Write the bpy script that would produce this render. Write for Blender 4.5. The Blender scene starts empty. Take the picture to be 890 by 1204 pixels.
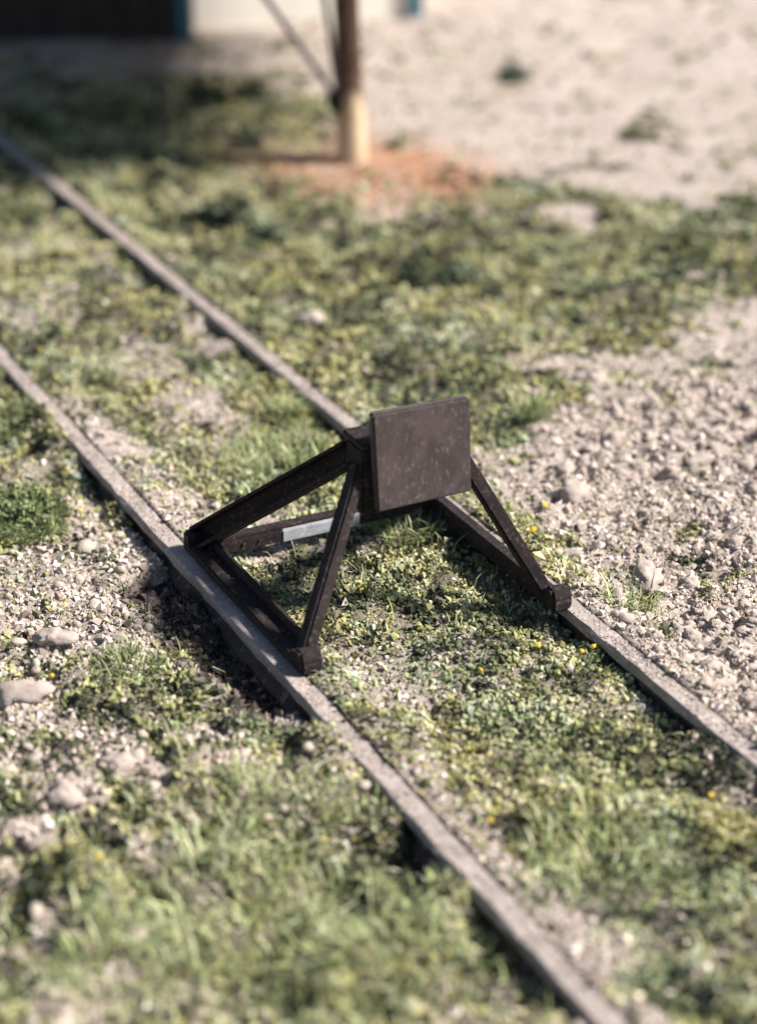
import bpy, bmesh, math
import numpy as np
from mathutils import Vector, Matrix, noise as mnoise

sc = bpy.context.scene
COL = sc.collection
rng = np.random.default_rng(11)

# ------------------------------------------------------------------ camera
F_PX, CX, CY = 2450.0, 445.0, 602.0            # focal length and centre in photo pixels
PITCH, AZ = math.radians(26.095), math.radians(26.648)
CAM = np.array([-4.170, -8.380, 4.931])
cam_d = bpy.data.cameras.new('camera')
cam = bpy.data.objects.new('camera', cam_d)
COL.objects.link(cam)
cam.location = CAM
cam.rotation_euler = (math.pi/2 - PITCH, 0, -AZ)
cam_d.sensor_fit = 'VERTICAL'
cam_d.sensor_height = 36
cam_d.lens = F_PX/1204*36
cam_d.clip_start, cam_d.clip_end = 0.1, 2000
cam_d.dof.use_dof = True
cam_d.dof.focus_distance = 10.35
cam_d.dof.aperture_fstop = 0.43
sc.camera = cam

# ------------------------------------------------------------------ light
SUN_AZ, SUN_EL = math.radians(119), math.radians(45)   # azimuth clockwise from +Y
w = bpy.data.worlds.new('World'); sc.world = w; w.use_nodes = True
nt = w.node_tree
sky = nt.nodes.new('ShaderNodeTexSky'); sky.sky_type = 'NISHITA'; sky.sun_disc = False
sky.sun_elevation = SUN_EL; sky.sun_rotation = SUN_AZ
bg = nt.nodes['Background']; bg.inputs['Strength'].default_value = 0.05
nt.links.new(sky.outputs[0], bg.inputs[0])
sun_d = bpy.data.lights.new('sun', 'SUN'); sun = bpy.data.objects.new('sun', sun_d); COL.objects.link(sun)
sun_d.energy = 4.6; sun_d.angle = math.radians(8.0); sun_d.color = (1.0, 0.955, 0.90)
TOSUN = Vector((math.sin(SUN_AZ)*math.cos(SUN_EL), math.cos(SUN_AZ)*math.cos(SUN_EL), math.sin(SUN_EL)))
sun.rotation_euler = TOSUN.to_track_quat('Z', 'Y').to_euler()
vs = sc.view_settings
vs.view_transform = 'Standard'; vs.look = 'None'; vs.gamma = 1; vs.use_curve_mapping = False
vs.exposure = 1.3
sc.cycles.max_bounces = 5
sc.cycles.use_denoising = True

# ------------------------------------------------------------------ pixel <-> ground helpers
FH = np.array([math.sin(AZ), math.cos(AZ)]); RH = np.array([math.cos(AZ), -math.sin(AZ)])
CP, SP = math.cos(PITCH), math.sin(PITCH)
def to_px(x, y, z):
    dx, dy, dz = x-CAM[0], y-CAM[1], z-CAM[2]
    u = dx*FH[0]+dy*FH[1]; v = dx*RH[0]+dy*RH[1]
    depth = u*CP - dz*SP
    upc = u*SP + dz*CP
    depth = np.maximum(depth, 0.5)
    return CX+F_PX*v/depth, CY-F_PX*upc/depth
def at(px, py, z=-0.07):
    a, b = (px-CX)/F_PX, (CY-py)/F_PX
    du, dz = CP+b*SP, -SP+b*CP
    t = (z-CAM[2])/dz
    g = CAM[:2] + t*(du*FH + a*RH)
    return float(g[0]), float(g[1])

# ------------------------------------------------------------------ noise
def _h(ix, iy, s):
    n = (ix.astype(np.int64)*374761393 + iy.astype(np.int64)*668265263 + s*1442695041) & 0x7fffffff
    n = ((n ^ (n >> 13))*1274126177) & 0x7fffffff
    return ((n ^ (n >> 16)) & 0xffff)/65535.0
def vnoise(x, y, s=0):
    x, y = np.asarray(x, float), np.asarray(y, float)
    ix, iy = np.floor(x), np.floor(y)
    fx, fy = x-ix, y-iy
    fx = fx*fx*fx*(fx*(fx*6-15)+10); fy = fy*fy*fy*(fy*(fy*6-15)+10)
    a, b = _h(ix, iy, s), _h(ix+1, iy, s); c, d = _h(ix, iy+1, s), _h(ix+1, iy+1, s)
    return (a+(b-a)*fx)*(1-fy)+(c+(d-c)*fx)*fy
def fbm(x, y, s=0, o=3):
    t, a, n = 0, 1.0, 0
    for k in range(o):
        t = t+a*vnoise(x*2**k+k*17.3, y*2**k-k*9.1, s+k); n += a; a *= .5
    return t/n
def sst(a, b, x):
    t = np.clip((x-a)/(b-a), 0, 1); return t*t*(3-2*t)
def ell(px, py, cx, cy, rx, ry, ang=0):
    c, s = math.cos(math.radians(ang)), math.sin(math.radians(ang))
    dx, dy = px-cx, py-cy
    u, v = (dx*c+dy*s)/rx, (-dx*s+dy*c)/ry
    return 1-sst(0.55, 1.25, np.sqrt(u*u+v*v))

# ------------------------------------------------------------------ ground cover zones (where turf, clods, pebbles, soil lie)
XL, XR = -0.777, 0.729                    # rail centre lines
def zones(x, y):
    px, py = to_px(x, y, -0.06)
    n1 = fbm(x*1.3+3, y*1.3, 5, 4)-.5
    n2 = fbm(x*4.5, y*4.5+7, 9, 3)-.5
    wx, wy = px+n1*190+n2*90, py+n1*150+n2*80
    # right of far rail
    top = np.interp(wx, [380, 470, 560, 700, 890], [150, 215, 228, 240, 250])
    bot = np.interp(wx, [520, 600, 650, 760, 890, 1000], [560, 475, 445, 400, 350, 340])
    tA = sst(-22, 25, wy-top)*(1-sst(-25, 30, wy-bot))
    strip = 1-sst(40, 105, px-(py-160)/.82)            # greener strip along the far rail
    tA = np.maximum(tA, strip*.8*sst(240, 330, py)*(1-sst(640, 730, py)))
    tA = np.maximum(tA, .55*ell(wx, wy, 735, 700, 60, 30, 20))
    tA = np.where(px < 400, np.maximum(tA, .75*(1-sst(-40, 60, 95-wy))*sst(-60, 60, 420-px)), tA)
    for e in [(300, 75, 90, 22, 0), (480, 190, 95, 32, 0), (380, 195, 90, 24, 0)]:
        tA = tA*(1-.75*ell(wx, wy, *e))
    # between the rails
    tB = .79+1.6*n1
    near = px-(py-415)/1.096
    tB = tB*(1-.6*(1-sst(20, 75, near))*sst(430, 520, py)*(1-sst(610, 680, py)))
    tB = tB*(1-.85*(1-sst(35, 85, near+n2*60))*sst(880, 960, py))
    for e in [(200, 440, 75, 28, 30), (150, 540, 60, 30, 35), (215, 600, 55, 26, 0), (240, 395, 40, 15, 40),
              (800, 1130, 60, 22, -25), (690, 1110, 60, 40, 30), (400, 690, 40, 22, 0), (300, 620, 60, 20, 0), (440, 800, 60, 30, 40)]:
        tB = tB*(1-.75*ell(wx, wy, *e))
    # left of near rail
    tC = .82+1.5*n1
    sand = np.maximum.reduce([ell(wx, wy, *e) for e in [(60, 700, 130, 75, 10), (150, 640, 70, 45, 40), (20, 810, 60, 40, 0), (150, 740, 80, 60, 0),
            (85, 935, 55, 40, 0), (150, 890, 45, 35, 40), (30, 1050, 50, 35, 0), (95, 1165, 90, 70, 0), (60, 870, 70, 35, 0), (190, 1010, 45, 22, 20), (45, 985, 50, 25, 0), (250, 880, 40, 20, 0), (330, 830, 50, 20, 20)]])
    tC = tC*(1-.88*sand)*(1-.9*(1-sst(.22, .34, XL-x))*sst(-1.05, -.8, y)*(1-sst(.6, .9, y)))
    inB = (x > XL) & (x < XR)
    T = np.where(x >= XR, tA, np.where(inB, tB, tC))
    T = np.clip(T+n2*.55*(T > .06)+.5*sst(.16, .30, n2+.25*n1)*(T <= .06), 0, 1)
    K = np.where(x >= XR, (1-T)*sst(400, 480, py)*sst(580, 690, px), 0)
    K = np.maximum(K, np.where(inB | (x < XL), (1-T)*np.where(inB, .25, .55), 0))
    P = np.where(x < XL, (1-T)*sst(560, 640, py), np.where(inB, (1-T)*.10, 0))
    dark = (1-sst(.34, .46, XL-x+.3*n2))*(x < XL)*sst(-.98, -.85, y+.3*n2)*(1-sst(.58, .72, y+.3*n2))   # buffer stop's shadow, painted into ground and grit colour
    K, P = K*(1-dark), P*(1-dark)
    S = ell(px+n2*60, py+n2*30, 430, 200, 185, 44, 4)                 # reddish soil round the post
    T = T*(1-.72*S)
    S = S*(.72+.28*sst(-.1, .12, n2+n1))
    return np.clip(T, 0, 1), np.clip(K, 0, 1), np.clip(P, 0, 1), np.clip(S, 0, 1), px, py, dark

def height(x, y, z4=None):
    x, y = np.asarray(x, float), np.asarray(y, float)
    T, K, P, S, px, py, dark = z4 if z4 is not None else zones(x, y)
    h = -.075+.07*(fbm(x*.7, y*.7, 21, 3)-.5)+(.035*(fbm(x*4, y*4, 22, 3)-.5)+.016*(vnoise(x*17, y*17, 23)-.5))*(1-.75*(1-sst(200, 300, py))*(x > XR))
    fgd = np.where(x < XL, 1.0+1.0*(1-sst(-1.6, -.9, y)), .6)
    hm = np.clip(fbm(x*3.6+2, y*3.6, 24, 3)*1.9-.62, 0, 1)
    h = h+T*fgd*(.15*hm-.055)+T*.03*(vnoise(x*9, y*9, 26)-.5)
    k = fbm(x*6.5, y*6.5, 31, 3)
    K2 = K*(.35+.65*sst(.38, .55, fbm(x*1.4, y*1.4, 36, 2)))
    h = h+K2*(.11*(np.abs(k-.5)*2)**.7-.02+.05*(vnoise(x*13, y*13, 33)-.5)+.035*(vnoise(x*29, y*29, 34)-.5))
    for xr in (XL, XR):
        d = x-xr
        left = (1-sst(.10, .30, -d))*(d <= 0)
        bury = sst(.50, .68, vnoise(y*1.9+xr*7, x*0+xr, 44))
        lw = .6+.8*vnoise(y*2.2, x*0, 41)
        pit = sst(-.98, -.72, y)*(1-sst(.55, .85, y))
        wide = (1-sst(.12, .44, -d+.22*(fbm(x*5, y*5, 47, 3)-.5)))*(d <= 0)
        h = h-left*.022*lw*(1-bury)+left*.045*bury-wide*pit*(.085 if xr == XL else .05)-wide*.008
        right = (1-sst(.10, .42, d))*(d > 0)
        h = h*(1-right)+right*(-.006+.045*(vnoise(y*3.1, d*6, 42)-.5)+.02*(vnoise(y*14, d*14, 43)-.5))
        core = 1-sst(.030, .050, np.abs(d))
        h = h*(1-core)+core*(-.20)
    inside = sst(.0, .15, np.minimum(x-XL, XR-x))
    h = np.where(inside > 0, np.minimum(h, .01), h)
    return h

# ------------------------------------------------------------------ materials
def mat(name, rough=.9):
    m = bpy.data.materials.new(name); m.use_nodes = True
    p = m.node_tree.nodes['Principled BSDF']; p.inputs['Roughness'].default_value = rough
    p.inputs['Specular IOR Level'].default_value = .25
    return m, m.node_tree, p
def N(t, kind, **kw):
    n = t.nodes.new(kind)
    for k, v in kw.items():
        if k in n.inputs: n.inputs[k].default_value = v
        else: setattr(n, k, v)
    return n
def mix(t, fac, a, b):
    n = t.nodes.new('ShaderNodeMix'); n.data_type = 'RGBA'
    for s, v in ((n.inputs[0], fac), (n.inputs[6], a), (n.inputs[7], b)):
        if hasattr(v, 'links'): t.links.new(v, s)
        else: s.default_value = v if not isinstance(v, tuple) else (*v, 1)
    return n.outputs[2]
def ramp(t, src, lo, hi):
    n = N(t, 'ShaderNodeMapRange'); n.inputs[1].default_value = lo; n.inputs[2].default_value = hi
    t.links.new(src, n.inputs[0]); return n.outputs[0]
def noise(t, scale, detail=4, rough=.6, coord='Object'):
    c = N(t, 'ShaderNodeTexCoord'); n = N(t, 'ShaderNodeTexNoise', Scale=scale, Detail=detail, Roughness=rough)
    t.links.new(c.outputs[coord], n.inputs['Vector']); return n.outputs['Fac']
def bump(t, p, src, strength, dist):
    b = N(t, 'ShaderNodeBump', Strength=strength, Distance=dist)
    t.links.new(src, b.inputs['Height']); t.links.new(b.outputs[0], p.inputs['Normal'])
def speckled(name, a, b, c, scale, rough=.85, bstr=.6, bdist=.01, spec=.25):
    m, t, p = mat(name, rough)
    p.inputs['Specular IOR Level'].default_value = spec
    col = mix(t, ramp(t, noise(t, scale), .35, .65), a, b)
    col = mix(t, ramp(t, noise(t, scale*5, 3), .56, .70), col, c)
    t.links.new(col, p.inputs['Base Color'])
    bump(t, p, noise(t, scale*3, 5, .7), bstr, bdist)
    return m
SAND_A, SAND_B, SAND_C = (.41, .34, .295), (.29, .235, .20), (.54, .47, .42)

def ground_mat():
    m, t, p = mat('sandy_ground', .95)
    at_ = N(t, 'ShaderNodeAttribute', attribute_name='zone')
    sep = N(t, 'ShaderNodeSeparateColor'); t.links.new(at_.outputs['Color'], sep.inputs[0])
    sand = mix(t, ramp(t, noise(t, 1.7, 6, .65), .35, .66), SAND_A, SAND_B)
    sand = mix(t, ramp(t, noise(t, 60, 3), .52, .68), sand, SAND_C)
    sand = mix(t, ramp(t, noise(t, 95, 2), .60, .72), sand, (.17, .13, .11))
    sand = mix(t, ramp(t, noise(t, 7, 5, .7), .60, .78), sand, (.27, .215, .185))
    turf = mix(t, ramp(t, noise(t, 9, 5), .38, .62), (.085, .082, .045), (.16, .135, .09))
    turf = mix(t, ramp(t, noise(t, 45, 3), .5, .68), turf, (.05, .06, .032))
    soil = mix(t, ramp(t, noise(t, 7, 5), .35, .65), (.40, .20, .115), (.25, .125, .07))
    c = mix(t, sep.outputs[0], sand, turf)
    c = mix(t, sep.outputs[1], c, soil)
    c = mix(t, sep.outputs[2], c, mix(t, ramp(t, noise(t, 12, 4), .4, .6), (.075, .058, .05), (.04, .032, .028)))  # third channel: painted shade darkens the ground beside the rails
    t.links.new(c, p.inputs['Base Color'])
    bump(t, p, noise(t, 55, 6, .75), .8, .02)
    return m
def attr_mat(name, rough=.9, trans=0.0, spec=.2):
    m, t, p = mat(name, rough)
    p.inputs['Specular IOR Level'].default_value = spec
    a = N(t, 'ShaderNodeAttribute', attribute_name='col')
    n = noise(t, 130, 2)
    v = N(t, 'ShaderNodeHueSaturation'); t.links.new(a.outputs['Color'], v.inputs['Color'])
    t.links.new(ramp(t, n, .2, .8), v.inputs['Value'])
    rr = v.inputs['Value'].links[0].from_node; rr.inputs[3].default_value = .65; rr.inputs[4].default_value = 1.35
    t.links.new(v.outputs[0], p.inputs['Base Color'])
    if trans:
        tr = N(t, 'ShaderNodeBsdfTranslucent'); t.links.new(a.outputs['Color'], tr.inputs[0])
        mx = N(t, 'ShaderNodeMixShader'); mx.inputs[0].default_value = trans
        t.links.new(p.outputs[0], mx.inputs[1]); t.links.new(tr.outputs[0], mx.inputs[2])
        t.links.new(mx.outputs[0], t.nodes['Material Output'].inputs[0])
    return m
M_FOAM = attr_mat('foam_turf'); M_GRAIN = attr_mat('sand_grain', .8); M_GRASS = attr_mat('static_grass', .6, .3)
M_CLOD = speckled('sandy_clod', SAND_A, (.37, .30, .255), SAND_C, 3.0, .95, .45, .08)
M_PEB = speckled('cream_pebble', (.43, .365, .30), (.33, .27, .22), (.52, .46, .40), 1.6, .85, .4, .05)
M_RUST = speckled('dark_rusty_paint', (.026, .0185, .0185), (.013, .010, .010), (.070, .054, .052), 9, .75, .6, .006, .15)
M_PLATE = speckled('brushed_rusty_paint', (.072, .052, .051), (.042, .030, .030), (.115, .092, .088), 9, .65, .5, .006, .35)
for n_ in [n for n in M_PLATE.node_tree.nodes if n.type == 'TEX_COORD']:
    t_ = M_PLATE.node_tree
    mp = t_.nodes.new('ShaderNodeMapping'); mp.inputs['Scale'].default_value = (1.3, 1, .8)
    for l in list(n_.outputs['Object'].links):
        dst = l.to_socket; t_.links.new(mp.outputs[0], dst)
    t_.links.new(n_.outputs['Object'], mp.inputs[0])
M_HEAD = speckled('dusty_rail_top', (.32, .272, .245), (.215, .18, .16), (.43, .375, .34), 5, .9, 1.0, .010)
M_WEB = speckled('rusty_rail_side', (.12, .09, .076), (.06, .045, .038), (.26, .215, .19), 4, .9, .8, .01)
M_WHITE = speckled('bare_pale_plastic', (.36, .36, .38), (.24, .235, .24), (.42, .42, .43), 7, .6, .3, .004)
M_POST = speckled('weathered_post', (.56, .42, .28), (.44, .30, .19), (.62, .49, .35), 5, .85, .5, .01)
# roof shade painted dark on the upper post, pale foot below a ragged edge
t_ = M_POST.node_tree; p_ = t_.nodes['Principled BSDF']
bare = p_.inputs['Base Color'].links[0].from_socket
post_shade = mix(t_, ramp(t_, noise(t_, 6), .35, .65), (.15, .085, .055), (.085, .05, .035))
co = N(t_, 'ShaderNodeTexCoord'); sx = N(t_, 'ShaderNodeSeparateXYZ'); t_.links.new(co.outputs['Object'], sx.inputs[0])
ad = N(t_, 'ShaderNodeMath', operation='MULTIPLY_ADD'); t_.links.new(noise(t_, 5, 3), ad.inputs[0]); ad.inputs[1].default_value = .7; t_.links.new(sx.outputs[2], ad.inputs[2])
t_.links.new(mix(t_, ramp(t_, ad.outputs[0], .80, .95), bare, post_shade), p_.inputs['Base Color'])
M_BRACE = speckled('grey_brace', (.21, .20, .23), (.16, .155, .18), (.28, .27, .30), 6, .7, .3, .005)
M_DARKWALL = speckled('dark_brown_boards', (.040, .028, .024), (.026, .02, .018), (.06, .045, .04), 4, .8, .3, .01)
M_CREAM = speckled('cream_render', (.78, .73, .65), (.72, .67, .59), (.80, .76, .69), 2, .9, .3, .01)
M_TEAL = speckled('teal_trim', (.05, .14, .19), (.04, .115, .16), (.08, .18, .23), 5, .7, .2, .004)
M_ROOF = speckled('roof_boards', (.10, .085, .075), (.075, .06, .055), (.14, .12, .11), 4, .9, .4, .01)
M_FLOWER = speckled('yellow_flower', (.55, .38, .05), (.42, .29, .04), (.60, .46, .10), 30, .8, .2, .003)

# ------------------------------------------------------------------ object helpers
def tag(o, label=None, cat=None, group=None, kind=None):
    for k, v in (('label', label), ('category', cat), ('group', group), ('kind', kind)):
        if v: o[k] = v
    return o
def mesh_np(name, V, Fs, m, col=None, smooth=False):
    """V (n,3); Fs (k,3 or 4) index array"""
    me = bpy.data.meshes.new(name)
    V = np.ascontiguousarray(V, np.float32); Fs = np.ascontiguousarray(Fs, np.int32)
    k, s = Fs.shape
    me.vertices.add(len(V)); me.vertices.foreach_set('co', V.ravel())
    me.loops.add(k*s); me.loops.foreach_set('vertex_index', Fs.ravel())
    me.polygons.add(k); me.polygons.foreach_set('loop_start', np.arange(0, k*s, s, dtype=np.int32))
    me.polygons.foreach_set('use_smooth', np.full(k, smooth))
    me.update(calc_edges=True)
    if col is not None:
        at_name, arr = col
        a = me.attributes.new(at_name, 'FLOAT_COLOR', 'POINT')
        c4 = np.ones((len(V), 4), np.float32); c4[:, :3] = arr
        a.data.foreach_set('color', c4.ravel())
    me.materials.append(m)
    return me
def link(name, me, parent=None):
    o = bpy.data.objects.new(name, me); COL.objects.link(o)
    if parent: o.parent = parent
    return o
def empty(name, loc, rz=0):
    o = bpy.data.objects.new(name, None); COL.objects.link(o); o.location = loc; o.rotation_euler = (0, 0, rz)
    o.empty_display_size = .2
    return o
def bm_obj(name, bm, m, parent=None, bevel=0, smooth=False):
    if bevel:
        bmesh.ops.bevel(bm, geom=bm.edges[:], offset=bevel, segments=2, affect='EDGES', clamp_overlap=True)
    me = bpy.data.meshes.new(name); bmesh.ops.recalc_face_normals(bm, faces=bm.faces[:]); bm.to_mesh(me); bm.free()
    if smooth: me.polygons.foreach_set('use_smooth', [True]*len(me.polygons))
    me.materials.append(m)
    return link(name, me, parent)
def bar(name, prof, p, q, m, parent=None, up=(0, 0, 1), bevel=0, segs=1, wob=0):
    """extrude a closed 2-D profile (side, up) from p to q"""
    p, q = Vector(p), Vector(q); d = (q-p).normalized(); s = d.cross(Vector(up)).normalized(); u = s.cross(d)
    bm = bmesh.new(); rings = []
    for k in range(segs+1):
        c = p.lerp(q, k/segs)
        j = [rng.normal(0, wob, 2) if wob else (0, 0) for _ in prof]
        rings.append([bm.verts.new(c+s*(a+j[i][0])+u*(b+j[i][1])) for i, (a, b) in enumerate(prof)])
    n = len(prof)
    for k in range(segs):
        for i in range(n):
            bm.faces.new((rings[k][i], rings[k][(i+1) % n], rings[k+1][(i+1) % n], rings[k+1][i]))
    bm.faces.new(rings[0][::-1]); bm.faces.new(rings[-1])
    return bm_obj(name, bm, m, parent, bevel)
def rect(w_, h_, ox=0, oy=0):
    return [(ox-w_/2, oy-h_/2), (ox+w_/2, oy-h_/2), (ox+w_/2, oy+h_/2), (ox-w_/2, oy+h_/2)]

# ------------------------------------------------------------------ the ground sheet
def axis(lo, hi, a, b, step):
    mid = np.arange(a, b, step)
    def grow(start, end):
        out, s, x = [], step*2, start
        while x < end:
            out.append(x); x += s; s *= 1.35
        out.append(end); return np.array(out)
    return np.concatenate([(a-grow(step, a-lo))[::-1], mid, grow(b-mid[-1], hi-mid[-1])+mid[-1]])
us = np.concatenate([axis(-200, 14.0, 5.2, 13.9, .021)[:-1], np.arange(14.0, 23.5, .042)])
us = np.concatenate([us, 23.5+np.cumsum(.08*1.35**np.arange(26))])
vs_ = axis(-400, 400, -4.6, 4.6, .026)
U, V2 = np.meshgrid(us, vs_, indexing='ij')
GX = CAM[0]+U*FH[0]+V2*RH[0]; GY = CAM[1]+U*FH[1]+V2*RH[1]
zz = zones(GX, GY)
GZ = height(GX, GY, zz)
nu, nv = U.shape
idx = np.arange(nu*nv).reshape(nu, nv)
quads = np.stack([idx[:-1, :-1], idx[1:, :-1], idx[1:, 1:], idx[:-1, 1:]], -1).reshape(-1, 4)[:, ::-1]
shade_n = .25*(fbm(GX*5, GY*5, 71, 3)-.5)
shade_tint = np.maximum(zz[6], (np.abs(GX-XL) < .06)*1.0)  # shadow colour left of and under the left rail
shade_tint = np.maximum(shade_tint, .6*(1-sst(.12, .26, XR-GX+shade_n))*(GX < XR)*(GX > 0)*sst(-2.6, -1.2, GY)*(1-sst(.5, .9, GY)))  # painted shadow band on the inner side of the right rail
zc = np.stack([zz[0]*.9, zz[3], shade_tint], -1).reshape(-1, 3)
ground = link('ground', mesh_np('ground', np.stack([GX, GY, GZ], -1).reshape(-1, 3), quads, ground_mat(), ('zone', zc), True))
tag(ground, 'pale sandy ground with patchy green turf around the track', kind='structure')

# ------------------------------------------------------------------ rails
def make_rail(x, label):
    r = tag(empty('rail', (x, 0, -.16)), label, 'rail', 'rails of the track')
    y0, y1, n = -9.0, 40.0, 120
    ys = np.concatenate([np.linspace(y0, 8, 160), np.linspace(9, y1, 16)])
    def sweep(name, prof, m, wob):
        k = len(prof); ring = np.array(prof)
        V = np.zeros((len(ys), k, 3)); V[:, :, 1] = ys[:, None]
        V[:, :, 0] = ring[:, 0]+rng.normal(0, wob, (len(ys), k)); V[:, :, 2] = ring[:, 1]+.16+rng.normal(0, wob*.7, (len(ys), k))
        i = np.arange(len(ys)*k).reshape(len(ys), k); j = np.roll(i, -1, 1)
        f = np.stack([i[:-1], j[:-1], j[1:], i[1:]], -1).reshape(-1, 4)
        link(name, mesh_np(name, V.reshape(-1, 3), f, m), r)
    sweep('rail_head', [(-.052, -.05), (.052, -.05), (.056, -.018), (.044, 0), (-.044, 0), (-.056, -.018)], M_HEAD, .003)
    sweep('rail_web', [(-.055, -.36), (.10, -.36), (.10, -.15), (.026, -.125), (.022, -.047), (-.022, -.047), (-.026, -.125), (-.055, -.15)], M_WEB, .003)
make_rail(XL, 'long dusty brown steel rail on the left side of the track')
make_rail(XR, 'long dusty brown steel rail on the right side, behind the buffer')

# ------------------------------------------------------------------ buffer stop
stop = tag(empty('buffer_stop', (0, 0, 0)), 'dark brown steel buffer stop with square plate straddling the rails', 'buffer stop')
RIVET = None
def rivets(parent, pts, axis_, r=.014):
    for p in pts:
        bm = bmesh.new()
        bmesh.ops.create_uvsphere(bm, u_segments=8, v_segments=5, radius=r)
        o = bm_obj('rivet', bm, M_RUST, parent, smooth=True); o.location = p
# face plate, slightly out of true
bm = bmesh.new()
c = [(-.218, .606), (.288, .612), (.266, 1.105), (-.246, 1.115)]
f_ = [bm.verts.new((a, -.50, b)) for a, b in c]; k_ = [bm.verts.new((a, -.447, b)) for a, b in c]
bm.faces.new(f_); bm.faces.new(k_[::-1])
for i in range(4): bm.faces.new((f_[i], k_[i], k_[(i+1) % 4], f_[(i+1) % 4]))
plate = bm_obj('buffer_plate', bm, M_PLATE, stop, .010)
bar('head_beam', rect(.17, .34), (-.27, -.35, .745), (.29, -.35, .745), M_RUST, stop, bevel=.012)
bar('head_cap', rect(.21, .035), (-.28, -.35, .935), (.29, -.35, .935), M_RUST, stop, bevel=.006)
ANGLE = [(-.055, -.05), (.05, -.05), (.05, -.028), (-.03, -.028), (-.03, .055), (-.055, .055)]
ANGLE_M = [(-a, b) for a, b in ANGLE[::-1]]
BROAD = [(-.05, -.066), (.05, -.066), (.05, -.044), (-.03, -.044), (-.03, .046), (.03, .046), (.03, .064), (-.05, .064)]
BROAD_M = [(-a, b) for a, b in BROAD[::-1]]
for s in (-1, 1):
    xr = XL if s < 0 else XR
    xf = xr-s*.078                                   # base strap sits on the rail head, leaving its outer edge bare
    base = bar('base_strap', rect(.115, .05), (xf, -.72, .032), (xf, .68, .032), M_RUST, stop, bevel=.008)
    bar('base_flange', rect(.022, .06), (xf-s*.05, -.64, .08), (xf-s*.05, .66, .08), M_RUST, base, bevel=.004)
    # front foot: a stubby shoe with bolt heads
    bm = bmesh.new()
    prof = [(-.085, -.045), (.08, -.045), (.08, .02), (.03, .045), (-.03, .08), (-.06, .08), (-.085, .02)]
    foot = bar('foot', [(-a, b) for a, b in prof[::-1]], (xf-.056, -.70, .045), (xf+.056, -.70, .045), M_RUST, stop, bevel=.024)
    rivets(foot, [(xf+.03*s, -.74, .10), (xf-.03*s, -.70, .11)], 'z', .011)
    bm = bmesh.new(); bmesh.ops.create_cube(bm, size=1)
    for v in bm.verts: v.co = Vector((v.co.x*.11, v.co.y*.09, v.co.z*.08))
    heel = bm_obj('heel_block', bm, M_RUST, stop, .012); heel.location = (xf, .64, .072)
    rivets(base, [(xf, y, .06) for y in (-.45, -.15, .15, .45)], 'z', .009)
    bar('front_leg', rect(.07, .085), (xf-s*.02, -.655, .05), (s*.25, -.37, .82), M_RUST, stop, up=(0, -1, 0), bevel=.012, segs=6, wob=.0015)
    bar('rear_leg', BROAD if s < 0 else BROAD_M, (xf, .63, .075), (s*.25, -.28, .84), M_RUST, stop, up=(0, .5, 1), bevel=.004)
tie = bar('cross_tie', rect(.03, .065), (XL+.10, .50, .055), (XR-.10, .50, .055), M_RUST, stop, bevel=.005)
bar('tie_flange', rect(.07, .022), (XL+.10, .53, .095), (XR-.10, .53, .095), M_RUST, tie, bevel=.004)
o = bar('bare_patch', rect(.036, .072), (-.28, .498, .055), (.17, .498, .055), M_WHITE, tie, bevel=.006)
o['label'] = 'bare pale grey stretch of the rear cross tie'
rivets(tie, [(x, .482, .06) for x in (-.50, -.41)], 'y', .009)

# ------------------------------------------------------------------ background: timber post, braces, added shade roof, buildings
def ground_z(x, y): return float(height(np.array([x]), np.array([y]))[0])
bx, by = at(414, 188)
bz = ground_z(bx, by)
post_root = tag(empty('post_and_shade_roof', (bx, by, bz)), 'timber post with two thin grey braces and an unseen roof added to cast shade, in the blurred background', 'post_and_shade_roof')
bm = bmesh.new(); rings = []
for z, r, ox in ((-.15, .135, 0), (.05, .13, 0), (.3, .122, -.005), (.5, .112, -.01), (.62, .105, -.015), (1.4, .10, -.05), (2.35, .095, -.08)):
    rings.append([bm.verts.new((ox+r*math.cos(a), r*math.sin(a), z)) for a in np.linspace(0, 2*math.pi, 14, endpoint=False)])
for a, b in zip(rings, rings[1:]):
    for i in range(14): bm.faces.new((a[i], a[(i+1) % 14], b[(i+1) % 14], b[i]))
bm.faces.new(rings[-1]); post = bm_obj('post', bm, M_POST, post_root, smooth=True)
kn = np.array([-.10*RH[0], -.10*RH[1], .50])
bm = bmesh.new(); bmesh.ops.create_icosphere(bm, subdivisions=2, radius=.11)
o = bm_obj('brace_collar', bm, M_DARKWALL, post_root, smooth=True); o.location = kn
circ = [(.024*math.cos(a), .024*math.sin(a)) for a in np.linspace(0, 2*math.pi, 8, endpoint=False)]
for lat, zt in ((-1.22, 2.25), (-.24, 2.25)):
    bar('brace', circ, kn, (kn[0]+RH[0]*lat, kn[1]+RH[1]*lat, zt), M_BRACE, post_root)
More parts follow.
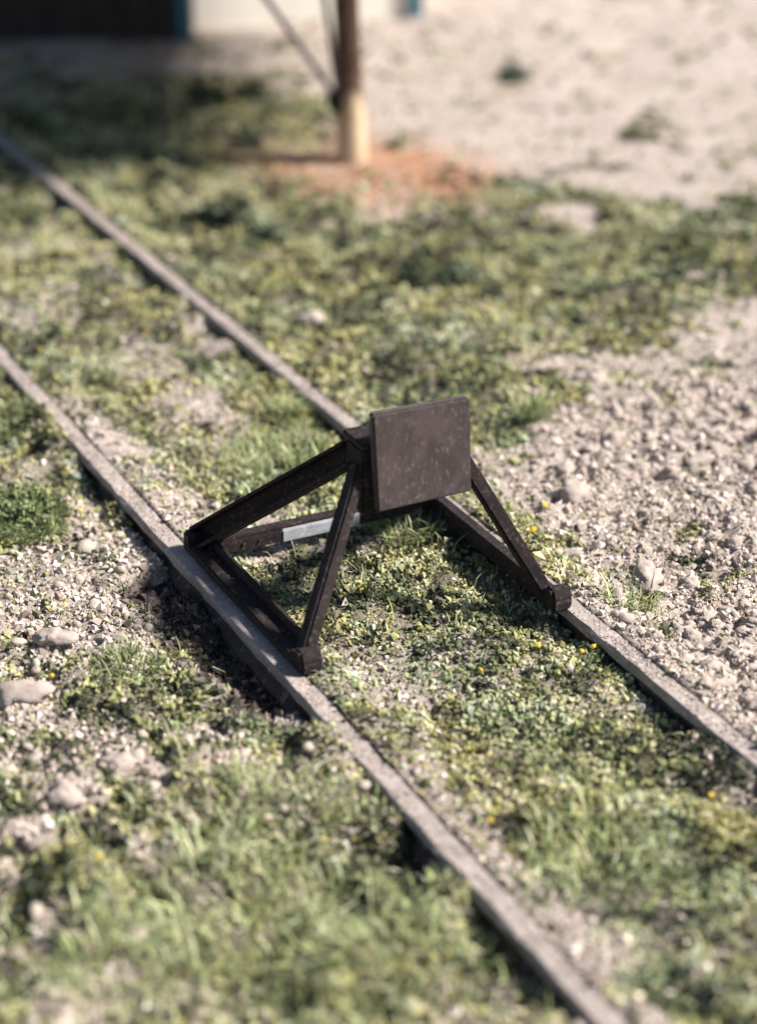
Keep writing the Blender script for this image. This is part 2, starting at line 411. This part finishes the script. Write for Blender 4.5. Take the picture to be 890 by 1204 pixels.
# unseen board roof added to cast shade: long side along the line of sight, over and to the sunny side of the post
RZ = 2.32
def fr(a, b): return (FH[0]*a+RH[0]*b, FH[1]*a+RH[1]*b)
B0, B1, A0, A1 = -2.4, 1.95, -.75, 4.6
nb = 14
for k in range(nb):
    b0 = B0+(B1-B0)*k/nb; b1 = B0+(B1-B0)*(k+1)/nb-.012
    if k >= nb-4: b1 = b0+(b1-b0)*(.85-.17*(k-nb+5))  # thinner boards let the cast shade fade at the sunny edge
    p, q = fr(A0+rng.uniform(-.35, .45), (b0+b1)/2), fr(A1, (b0+b1)/2)
    bar('shade_roof_board', rect(b1-b0, .035), (*p, RZ+rng.normal(0, .004)), (*q, RZ+.12+rng.normal(0, .004)), M_ROOF, post_root)
for a in (-.8, 1.6, 4.1):
    p, q = fr(a, B0), fr(a, B1)
    bar('shade_roof_rafter', rect(.07, .10), (*p, RZ-.06+.022*(a+1)), (*q, RZ-.06+.022*(a+1)), M_ROOF, post_root)

def bld(name, label, p, q, depth, h, m, trims, boards=0):
    p, q = np.array(p), np.array(q); L = float(np.linalg.norm(q-p)); d = (q-p)/L
    r = tag(empty(name, (p[0], p[1], -.25), math.atan2(d[1], d[0])), label, 'building')
    bm = bmesh.new(); bmesh.ops.create_cube(bm, size=1)
    for v in bm.verts: v.co = Vector(((v.co.x+.5)*L, (v.co.y+.5)*depth, (v.co.z+.5)*h))
    bm_obj('wall', bm, m, r)
    for x, wd in trims:
        bm = bmesh.new(); bmesh.ops.create_cube(bm, size=1)
        for v in bm.verts: v.co = Vector((x+v.co.x*wd, -.01+v.co.y*.10, (v.co.z+.5)*h))
        bm_obj('corner_trim', bm, M_TEAL, r)
    for k in range(boards):
        bm = bmesh.new(); bmesh.ops.create_cube(bm, size=1)
        for v in bm.verts: v.co = Vector(((k+.5)*L/boards+v.co.x*(L/boards-.025), -.006+v.co.y*.03, (v.co.z+.5)*(h-.04)))
        bm_obj('wall_board', bm, m, r)
    bm = bmesh.new()
    vs3 = [bm.verts.new((x, y, z)) for x in (-.25, L+.25) for y, z in ((-.3, h-.02), (depth+.3, h-.02), (depth/2, h+depth*.35))]
    bm.faces.new(vs3[:3]); bm.faces.new(vs3[3:][::-1])
    for i in range(3): bm.faces.new((vs3[i], vs3[(i+1) % 3], vs3[3+(i+1) % 3], vs3[3+i]))
    bm_obj('roof', bm, M_ROOF, r)
    return r
pA, pB = np.array(at(-420, 50, -.1)), np.array(at(224, 50, -.1))
LA = float(np.linalg.norm(pB-pA))
bld('shed', 'dark brown boarded building with teal corner trim at the top left', pA, pB, 3.0, 3.0, M_DARKWALL, [(LA-.05, .13)], 16)
pC, pD = np.array(at(150, 41, -.1)), np.array(at(494, 20, -.1))
LC = float(np.linalg.norm(pD-pC))
bld('house', 'pale cream walled building with teal corner post behind the timber post', pC, pD, 3.0, 3.0, M_CREAM, [(LC-.06, .15)], 0)

# ------------------------------------------------------------------ scatter helpers
def samples(n, f, wpow=1.5, urange=(5.4, 24.0), margin=.6):
    """random ground points, denser near the camera, kept with probability f(zones)"""
    u = rng.uniform(*urange, n*2)
    u = u[rng.random(len(u)) < (urange[0]/u)**(wpow-1)]
    v = rng.uniform(-1, 1, len(u))*(.215*u+margin)
    x = CAM[0]+u*FH[0]+v*RH[0]; y = CAM[1]+u*FH[1]+v*RH[1]
    z4 = zones(x, y)
    keep = rng.random(len(x)) < f(x, y, z4)
    x, y = x[keep], y[keep]; z4 = tuple(a[keep] for a in z4)
    return x, y, height(x, y, z4), z4, u[keep]
def rand_rot(n):
    q = rng.normal(size=(n, 4)); q /= np.linalg.norm(q, axis=1)[:, None]
    a, b, c, d = q.T
    return np.stack([1-2*(c*c+d*d), 2*(b*c-a*d), 2*(b*d+a*c), 2*(b*c+a*d), 1-2*(b*b+d*d), 2*(c*d-a*b),
                     2*(b*d-a*c), 2*(c*d+a*b), 1-2*(b*b+c*c)], -1).reshape(n, 3, 3)
OCT_V = np.array([(1, 0, 0), (-1, 0, 0), (0, 1, 0), (0, -1, 0), (0, 0, 1), (0, 0, -1)], float)
OCT_F = np.array([(0, 2, 4), (2, 1, 4), (1, 3, 4), (3, 0, 4), (2, 0, 5), (1, 2, 5), (3, 1, 5), (0, 3, 5)])
def crumbs(P, size, jit=.45, flat=(.45, 1.0)):
    n = len(P)
    V = OCT_V[None]*(1+np.clip(rng.normal(0, jit, (n, 6, 1)), -.5, .55))+rng.normal(0, jit*.5, (n, 6, 3))
    V = V*rng.uniform(flat[0], flat[1], (n, 1, 3))
    V = np.einsum('nij,nkj->nki', rand_rot(n), V)*size[:, None, None]+P[:, None]
    Fs = OCT_F[None]+(np.arange(n)*6)[:, None, None]
    return V.reshape(-1, 3), Fs.reshape(-1, 3)
def blades(P, length, width, lean, az=None):
    n = len(P); az = rng.uniform(0, 2*math.pi, n) if az is None else az
    hx, hy = np.cos(az), np.sin(az); sx, sy = -hy, hx
    # camera-agnostic flat ribbon with a bend: root, middle, tip
    l1 = length*.55; a0 = lean*.6; a1 = np.minimum(lean*1.35, 1.75)
    S = np.stack([sx, sy, np.zeros(n)], -1)*width[:, None]*.5
    Hd = np.stack([hx, hy, np.zeros(n)], -1); Z = np.array([0, 0, 1.])
    m_ = P+(Hd*np.sin(a0)[:, None]+Z*np.cos(a0)[:, None])*l1[:, None]
    t_ = m_+(Hd*np.sin(a1)[:, None]+Z*np.cos(a1)[:, None])*(length-l1)[:, None]
    V = np.stack([P-S, P+S, m_+S*.85, m_-S*.85, t_+S*.25, t_-S*.25], 1)
    f = np.array([(0, 1, 2), (0, 2, 3), (3, 2, 4), (3, 4, 5)])
    Fs = f[None]+(np.arange(n)*6)[:, None, None]
    return V.reshape(-1, 3), Fs.reshape(-1, 3)
def palette(n, cols, wts, var=.25):
    w_ = np.array(wts, float); w_ = w_/w_.sum()
    c = np.array(cols)[rng.choice(len(cols), n, p=w_)]
    return np.clip(c*rng.lognormal(0, var, (n, 1)), 0, .8)
GREENS = [(.165, .165, .078), (.085, .095, .055), (.235, .23, .15), (.25, .225, .085), (.41, .355, .29), (.045, .048, .034), (.15, .165, .12)]

# ------------------------------------------------------------------ foam turf
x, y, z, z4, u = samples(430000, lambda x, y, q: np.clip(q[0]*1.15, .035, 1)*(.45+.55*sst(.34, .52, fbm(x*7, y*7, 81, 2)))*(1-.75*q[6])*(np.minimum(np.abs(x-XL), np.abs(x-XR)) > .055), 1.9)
n = len(x)
hue = fbm(x*1.5, y*1.5, 61, 3); hue2 = fbm(x*2.6+9, y*2.6, 66, 3)
cl = .55*fbm(x*8, y*8, 63, 2)+.45*fbm(x*19, y*19, 64, 2)
tt = np.clip(.49+(cl-.5)*2.9+(hue-.5)*.8-(hue2-.5)*1.2+rng.normal(0, .17, n), 0, 1)
knots = [0, .18, .36, .52, .68, .85, 1]
ramp_g = [(.030, .032, .022), (.070, .076, .042), (.125, .128, .058), (.185, .185, .085), (.235, .235, .105), (.29, .285, .14), (.36, .33, .22)]
ramp_y = [(.035, .034, .020), (.085, .080, .036), (.155, .142, .056), (.235, .21, .085), (.31, .28, .11), (.35, .32, .15), (.38, .34, .22)]
g_ = np.stack([np.interp(tt, knots, [c[k] for c in ramp_g]) for k in range(3)], -1)
y_ = np.stack([np.interp(tt, knots, [c[k] for c in ramp_y]) for k in range(3)], -1)
wy_ = np.clip(sst(.45, .62, fbm(x*2.2+31, y*2.2, 67, 3))+rng.normal(0, .15, n), 0, 1)[:, None]
col = (g_*(1-wy_)+y_*wy_)*rng.lognormal(0, .12, (n, 1))
cool = (rng.random(n) < .10+.55*sst(.5, .62, fbm(x*2.4+77, y*2.4, 68, 3)))[:, None]
col = np.where(cool, col*np.array([.82, .98, 1.18]), col)
col = (col*.92+col.mean(1, keepdims=True)*.08)*np.array([1.10, 1.10, .98])
size = np.clip(rng.lognormal(-4.38, .40, n), .006, .028)*(.55+.45*np.clip(u/10.5, .8, 2.0))
zl = z+size*.4+rng.random(n)**2*.03*z4[0]
V, Fs = crumbs(np.stack([x, y, zl], -1), size)
foam = link('foam_turf', mesh_np('foam_turf', V, Fs, M_FOAM, ('col', np.repeat(col, 6, 0))))
tag(foam, 'mixed green and olive ground foam turf covering the ground', 'turf', kind='stuff')

# ------------------------------------------------------------------ sand grains and small gravel
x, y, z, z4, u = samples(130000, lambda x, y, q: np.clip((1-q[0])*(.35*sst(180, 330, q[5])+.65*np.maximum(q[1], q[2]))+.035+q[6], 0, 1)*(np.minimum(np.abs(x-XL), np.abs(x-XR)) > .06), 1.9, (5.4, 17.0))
n = len(x)
col = palette(n, [SAND_A, SAND_B, SAND_C, (.20, .155, .13), (.52, .43, .33)], [30, 20, 20, 8, 12], .2)
col = col*(1-z4[6][:, None])+z4[6][:, None]*palette(n, [(.06, .045, .038), (.10, .078, .065), (.035, .03, .026), (.16, .13, .11)], [4, 3, 3, 1], .25)  # grit darkened inside the painted shadow
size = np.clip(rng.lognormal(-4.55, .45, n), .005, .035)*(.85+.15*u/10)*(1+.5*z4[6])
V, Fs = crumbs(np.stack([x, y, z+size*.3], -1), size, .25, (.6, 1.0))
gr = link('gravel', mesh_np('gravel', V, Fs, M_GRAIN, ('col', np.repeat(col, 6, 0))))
tag(gr, 'loose pale sand grains and fine gravel on the bare ground', 'gravel', kind='stuff')

# sprinkled grit along the rail tops
n = 9000
xr = np.where(rng.random(n) < .5, XL, XR); y = rng.uniform(-3.6, 7, n)
keep = ~((y > -.8) & (y < .8) & (rng.random(n) < .97)); xr, y = xr[keep], y[keep]; n = len(y)
size = rng.uniform(.003, .009, n)
V, Fs = crumbs(np.stack([xr+rng.uniform(-.042, .042, n), y, size*.2-.001], -1), size, .25, (.6, 1))
grit = link('grit', mesh_np('grit', V, Fs, M_GRAIN, ('col', np.repeat(palette(n, [SAND_A, SAND_B, (.2, .16, .14)], [3, 3, 2]), 6, 0))))
tag(grit, 'fine pale grit sprinkled along the tops of the rails', 'grit', kind='stuff')

# ------------------------------------------------------------------ clods and pebbles
def lump_mesh(name, sub, amp, m, seed, lobes=6):
    g = np.random.default_rng(seed)
    bm = bmesh.new(); bmesh.ops.create_icosphere(bm, subdivisions=sub, radius=1)
    dirs = g.normal(size=(lobes, 3)); dirs /= np.linalg.norm(dirs, axis=1)[:, None]
    hs = g.uniform(-.5, 1, lobes)*amp
    for v in bm.verts:
        d = np.array(v.co); d /= np.linalg.norm(d)
        k = 1+sum(h_*math.exp(-((1-d@q)/.16)) for h_, q in zip(hs, dirs))+amp*.7*mnoise.noise(Vector(d*2.1+seed))+amp*.55*mnoise.noise(Vector(d*5.3+seed))+g.normal(0, amp*.07)
        v.co = Vector(d*k)*1.0
        v.co.z *= .72
    me = bpy.data.meshes.new(name); bm.to_mesh(me); bm.free()
    me.polygons.foreach_set('use_smooth', [sub >= 2]*len(me.polygons)); me.materials.append(m)
    return me
clod_m = [lump_mesh('dirt_clod', 3, .72, M_CLOD, 100+i, 9) for i in range(10)]
peb_m = [lump_mesh('pebble', 2, .38, M_PEB, 200+i, 5) for i in range(8)]
def arrays(me):
    V = np.zeros(len(me.vertices)*3); me.vertices.foreach_get('co', V)
    f = np.zeros(len(me.polygons)*3, int); me.polygons.foreach_get('vertices', f)
    return V.reshape(-1, 3), f.reshape(-1, 3)
def stones(meshes, x, y, z, size, name, label, cat, group, m, n_single, stuff_name, stuff_label, sink):
    px, py = to_px(x, y, z)
    vis = (px > -20) & (px < 910) & (py > -20) & (py < 1224)
    order = np.argsort(-(size/np.hypot(x-CAM[0], y-CAM[1]))*vis)
    for k in order[:n_single]:
        o = link(name, meshes[rng.integers(len(meshes))])
        o.location = (x[k], y[k], z[k]+size[k]*sink)
        o.rotation_euler = (*rng.normal(0, .35, 2), rng.uniform(0, 6.28))
        o.scale = size[k]*rng.uniform(.65, 1.25, 3)
        tag(o, label, cat, group)
    rest = order[n_single:]
    if len(rest):
        ar = [arrays(lump_mesh('t', 1, .9, m, 300+i, 6)) for i in range(6)]
        Vs, Fl, off = [], [], 0
        R_ = rand_rot(len(rest))
        for i, k in enumerate(rest):
            v, f = ar[rng.integers(6)]
            v = (R_[i] @ v.T).T*size[k]*rng.uniform(.75, 1.2, 3)+(x[k], y[k], z[k]+size[k]*sink)
            Vs.append(v); Fl.append(f+off); off += len(v)
        tag(link(stuff_name, mesh_np(stuff_name, np.concatenate(Vs), np.concatenate(Fl), m, None, False)), stuff_label, 'gravel', kind='stuff')
x, y, z, z4, u = samples(12000, lambda x, y, q: np.clip(q[1]*1.3-.15, 0, 1)*(.25+.75*sst(.38, .55, fbm(x*1.4, y*1.4, 36, 2)))*np.where(x > XR, x > XR+.10, (x < XL-.15)*.22), 1.6, (6, 17))
size = np.clip(rng.lognormal(-3.75, .45, len(x)), .010, .07)*np.where(x < XL, .62, 1.0)
stones(clod_m, x, y, z, size, 'dirt_clod', 'pale sandy dirt clod on the rough bare ground beside the track', 'clod', 'dirt clods beside the track', M_CLOD,
       150, 'clod_crumbs', 'small pale crumbs of dirt among the clods beside the track', .05)
x, y, z, z4, u = samples(4200, lambda x, y, q: np.clip(q[2]*.45+.008, 0, 1)*(np.minimum(np.abs(x-XL), np.abs(x-XR)) > .09), 1.9, (5.6, 14))
size = np.clip(rng.lognormal(-3.95, .36, len(x)), .010, .042)
stones(peb_m, x, y, z, size, 'pebble', 'small rounded cream pebble lying on the sandy ground or turf beside the track', 'pebble', 'cream pebbles around the track', M_PEB,
       200, 'fine_pebbles', 'tiny pale pebbles scattered over the sand and turf', .3)
# prominent single stones seen in the photograph: (px, py, radius m, label, clod?)
for px_, py_, r_, lb, cl in [
        (64, 762, .055, 'largest rounded grey brown stone on the sand at the left edge', 1),
        (100, 640, .055, 'pale oval stone above the pebbly sand near the left rail', 0),
        (223, 600, .04, 'small round cream pebble close against the left rail behind the buffer', 0),
        (80, 945, .065, 'knobbly pinkish lump of dirt half buried in foreground turf at left', 1),
        (140, 900, .06, 'elongated pale dirt lump beside the foreground grass, above the knobbly lump', 1),
        (368, 378, .06, 'lone pale clod in the turf right of the far rail, upper middle', 1),
        (760, 680, .07, 'large pale clod near the right rail above a green sprig', 1),
        (612, 998, .028, 'single round cream bead on the sand strip between the rails, foreground', 0),
        (280, 1090, .035, 'bright white pebble in the foreground grass clump', 0),
        (30, 820, .075, 'broad flat pale dirt slab at the left edge below the pebbles', 1)]:
    gx, gy = at(px_, py_)
    o = link('stone', (clod_m if cl else peb_m)[rng.integers(8)])
    o.location = (gx, gy, ground_z(gx, gy)+r_*.3); o.scale = (r_*1.15, r_*.95, r_*.9); o.rotation_euler = (.1, -.1, rng.uniform(0, 6))
    tag(o, lb, 'stone')

# ------------------------------------------------------------------ static grass: loose fibres
GRASSC = [(.31, .35, .16), (.21, .245, .10), (.44, .46, .28), (.44, .40, .24), (.12, .145, .07)]
def loose(x, y, q):
    px, py = q[4], q[5]
    fg = sst(830, 960, py)*(x < XL)*(.35+.65*ell(px, py, 300, 1060, 260, 190))
    mid = .06+.22*ell(px, py, 330, 520, 130, 90)
    return np.clip((fg*.4+mid)*np.clip(q[0]*1.2, .05, 1), 0, 1)*(np.minimum(np.abs(x-XL), np.abs(x-XR)) > .07)
x, y, z, z4, u = samples(90000, loose, 1.8, (5.4, 16))
n = len(x)
L = np.clip(rng.lognormal(-2.7, .38, n), .03, .17)
V, Fs = blades(np.stack([x, y, z], -1), L, rng.uniform(.005, .009, n)*(1+.3*(u < 8.5)), rng.uniform(.4, 1.7, n))
fib = link('loose_grass', mesh_np('loose_grass', V, Fs, M_GRASS, ('col', np.repeat(palette(n, GRASSC, [4, 4, 4, 3, 3], .35), 6, 0))))
tag(fib, 'scattered short pale green grass fibres in the turf', 'grass', kind='stuff')
# dry pale fibres over the bare ground
x, y, z, z4, u = samples(16000, lambda x, y, q: np.clip((1-q[0])*.6*np.maximum(q[1], q[2]), 0, 1)*(np.minimum(np.abs(x-XL), np.abs(x-XR)) > .07), 1.7, (5.4, 16))
n = len(x)
V, Fs = blades(np.stack([x, y, z+.01], -1), rng.uniform(.02, .07, n), rng.uniform(.004, .007, n), rng.uniform(1.0, 1.9, n))
tag(link('dry_fibres', mesh_np('dry_fibres', V, Fs, M_GRASS, ('col', np.repeat(palette(n, [(.45, .38, .31), (.33, .28, .21), (.26, .25, .15)], [3, 2, 1], .2), 6, 0)))),
    'dry pale fibres lying on the bare sandy ground', 'dry grass', kind='stuff')

# ------------------------------------------------------------------ grass tufts (each its own plant)
def tuft(px_, py_, rx, ry, n, length, label, cols=GRASSC, wts=(5, 4, 4, 2, 2), lean=(.35, 1.35), wd=1.0):
    cx_, cy_ = at(px_, py_)
    t = rng.uniform(0, 2*math.pi, n); rr = np.sqrt(rng.random(n))
    u_, v_ = rr*np.cos(t)*rx, rr*np.sin(t)*ry                  # rx across the view, ry along it (m)
    x = cx_+u_*RH[0]+v_*FH[0]; y = cy_+u_*RH[1]+v_*FH[1]
    ok = np.minimum(np.abs(x-XL), np.abs(x-XR)) > .075; x, y, rr, t = x[ok], y[ok], rr[ok], t[ok]; n = len(x)
    z = height(x, y)-.005
    c0 = ground_z(cx_, cy_)
    L = length*rng.lognormal(0, .28, n)
    out = np.arctan2(y-cy_, x-cx_)+rng.normal(0, 1.3, n)
    V, Fs = blades(np.stack([x-cx_, y-cy_, z-c0], -1), L, rng.uniform(.006, .0105, n)*wd, rng.uniform(*lean, n), out)
    o = link('grass_tuft', mesh_np('grass_tuft', V, Fs, M_GRASS, ('col', np.repeat(palette(n, cols, wts, .32), 6, 0))))
    o.location = (cx_, cy_, c0)
    tag(o, label, 'grass')
    return o
tuft(325, 545, .30, .34, 800, .11, 'bright pale green grass tuft between the rails beside the rear brace')
tuft(350, 492, .15, .20, 380, .10, 'spiky olive grass tuft against the far rail left of the plate')
tuft(18, 612, .27, .30, 2000, .095, 'dense dark green grass clump at the left edge outside the near rail', wts=(3, 6, 1, 0, 5))
tuft(8, 500, .22, .25, 650, .08, 'dark olive grass clump at the left edge above the denser clump', wts=(2, 6, 1, 1, 6))
tuft(628, 492, .09, .10, 120, .15, 'small spiky grass sprig on the sand right of the plate', wts=(5, 5, 1, 0, 2), lean=(.1, .9))
tuft(712, 1010, .32, .38, 420, .13, 'pale green grass tuft between the rails at lower right')
tuft(740, 715, .15, .12, 260, .08, 'low green grass sprig on sand beside the right front foot')
tuft(478, 628, .18, .16, 330, .12, 'dark grass tuft in shade under the buffer plate', wts=(3, 6, 1, 1, 6), lean=(.5, 1.3))
tuft(290, 1065, .42, .42, 650, .15, 'big loose pale grass clump in the lower left foreground', wts=(4, 4, 5, 4, 3), lean=(.5, 1.55), wd=1.25)
tuft(470, 1130, .30, .30, 340, .13, 'blurred grass clump beside the near rail at the bottom edge', wts=(5, 4, 3, 1, 2))
tuft(330, 960, .30, .22, 300, .13, 'grass clump left of the near rail just above the big foreground clump', wts=(5, 4, 4, 2, 2), lean=(.3, 1.3))
tuft(150, 785, .15, .13, 260, .08, 'small dark green tuft on pebbly sand left of the shadow', wts=(3, 6, 1, 0, 4))
tuft(130, 1150, .25, .25, 260, .13, 'sparse grass tuft at the bottom left corner', wts=(4, 4, 4, 2, 1))

# ------------------------------------------------------------------ low foam shrubs
def shrub(px_, py_, r_, h_, label, cols, n=260):
    cx_, cy_ = at(px_, py_); c0 = ground_z(cx_, cy_)
    d = rng.normal(size=(n, 3)); d /= np.linalg.norm(d, axis=1)[:, None]; d[:, 2] = np.abs(d[:, 2])
    rad = rng.random(n)**.45*(1+.35*np.sin(d[:, 0]*5+d[:, 1]*4+px_))
    P = d*rad[:, None]*np.array([r_, r_, h_])
    V, Fs = crumbs(P, np.clip(rng.lognormal(-3.45 if n < 1000 else -4.2, .35, n), .012, .07)*(r_/.22)**.5)
    o = link('shrub', mesh_np('shrub', V, Fs, M_FOAM, ('col', np.repeat(palette(n, cols, [1]*len(cols), .3), 6, 0))))
    o.location = (cx_, cy_, c0-.01); tag(o, label, 'shrub', 'low shrubs on the ground')
G_DK = [(.03, .036, .022), (.05, .058, .034)]; G_TEAL = [(.11, .13, .075), (.16, .175, .115), (.075, .09, .052)]; G_MID = [(.14, .145, .065), (.09, .10, .05)]
shrub(16, 608, .25, .15, 'rounded mossy green cushion at the left edge under the grass clump', [(.10, .125, .05), (.16, .18, .085), (.06, .075, .035)], 1500)
shrub(604, 92, .15, .14, 'lone dark green shrub on the bare sand at the top right', [(.06, .085, .05), (.04, .06, .035)], 300)
shrub(246, 122, .20, .26, 'tall dark shrub in the shade left of the post', G_DK, 420)
shrub(300, 112, .15, .15, 'small dark green shrub between the shaded shrub and the braces', G_DK)
shrub(290, 172, .14, .13, 'dark low shrub in the shade just left of the post foot', G_DK)
shrub(262, 262, .22, .20, 'flat dark green shrub in the turf beyond the far rail', [(.028, .034, .022), (.05, .058, .036)], 420)
shrub(310, 282, .20, .11, 'grey green shrub right beside the flat dark one', G_TEAL, 350)
shrub(610, 222, .20, .10, 'grey green shrub at the upper edge of the turf, right of the soil', G_TEAL, 320)
shrub(740, 158, .10, .08, 'tiny dark shrub on the bare sand below the lone green one', G_MID, 150)
shrub(465, 172, .09, .07, 'olive shrub growing on the reddish soil right of the post', [(.15, .15, .07), (.11, .115, .055)])
shrub(815, 292, .18, .06, 'dark olive shrub in the turf band at the right', G_MID, 350)
shrub(490, 325, .14, .09, 'dark green shrub in the middle of the turf behind the plate', G_DK, 250)
shrub(540, 330, .13, .09, 'grey green shrub right of the dark one behind the plate', G_TEAL, 220)
shrub(870, 240, .14, .06, 'olive shrub at the right edge where turf meets sand', G_MID, 300)
shrub(20, 255, .2, .1, 'olive shrub between the rails at the left edge', G_MID, 300)

# ------------------------------------------------------------------ yellow flowers
fl_m = [lump_mesh('yellow_flower', 1, .6, M_FLOWER, 400+i, 5) for i in range(4)]
FL = [(624, 634, .026, 'brightest yellow flower crumb right of the right front leg'), (640, 603, .018, 'small orange flower crumb just above the brightest yellow one')]
FL += [(a, b, .016, None) for a, b in [(683, 770), (696, 768), (425, 705), (632, 768), (350, 330), (172, 392), (48, 425), (312, 505), (565, 792), (62, 800), (118, 1040),
        (835, 940), (575, 980)]]
for a, b, r_, lb in FL:
    gx, gy = at(a, b); o = link('yellow_flower', fl_m[rng.integers(4)])
    o.location = (gx, gy, ground_z(gx, gy)+.028); o.scale = (r_, r_, r_); o.rotation_euler = rng.uniform(0, 6, 3)
    tag(o, lb or 'tiny yellow flower crumb dotted in the turf', 'flower', 'yellow flower crumbs')
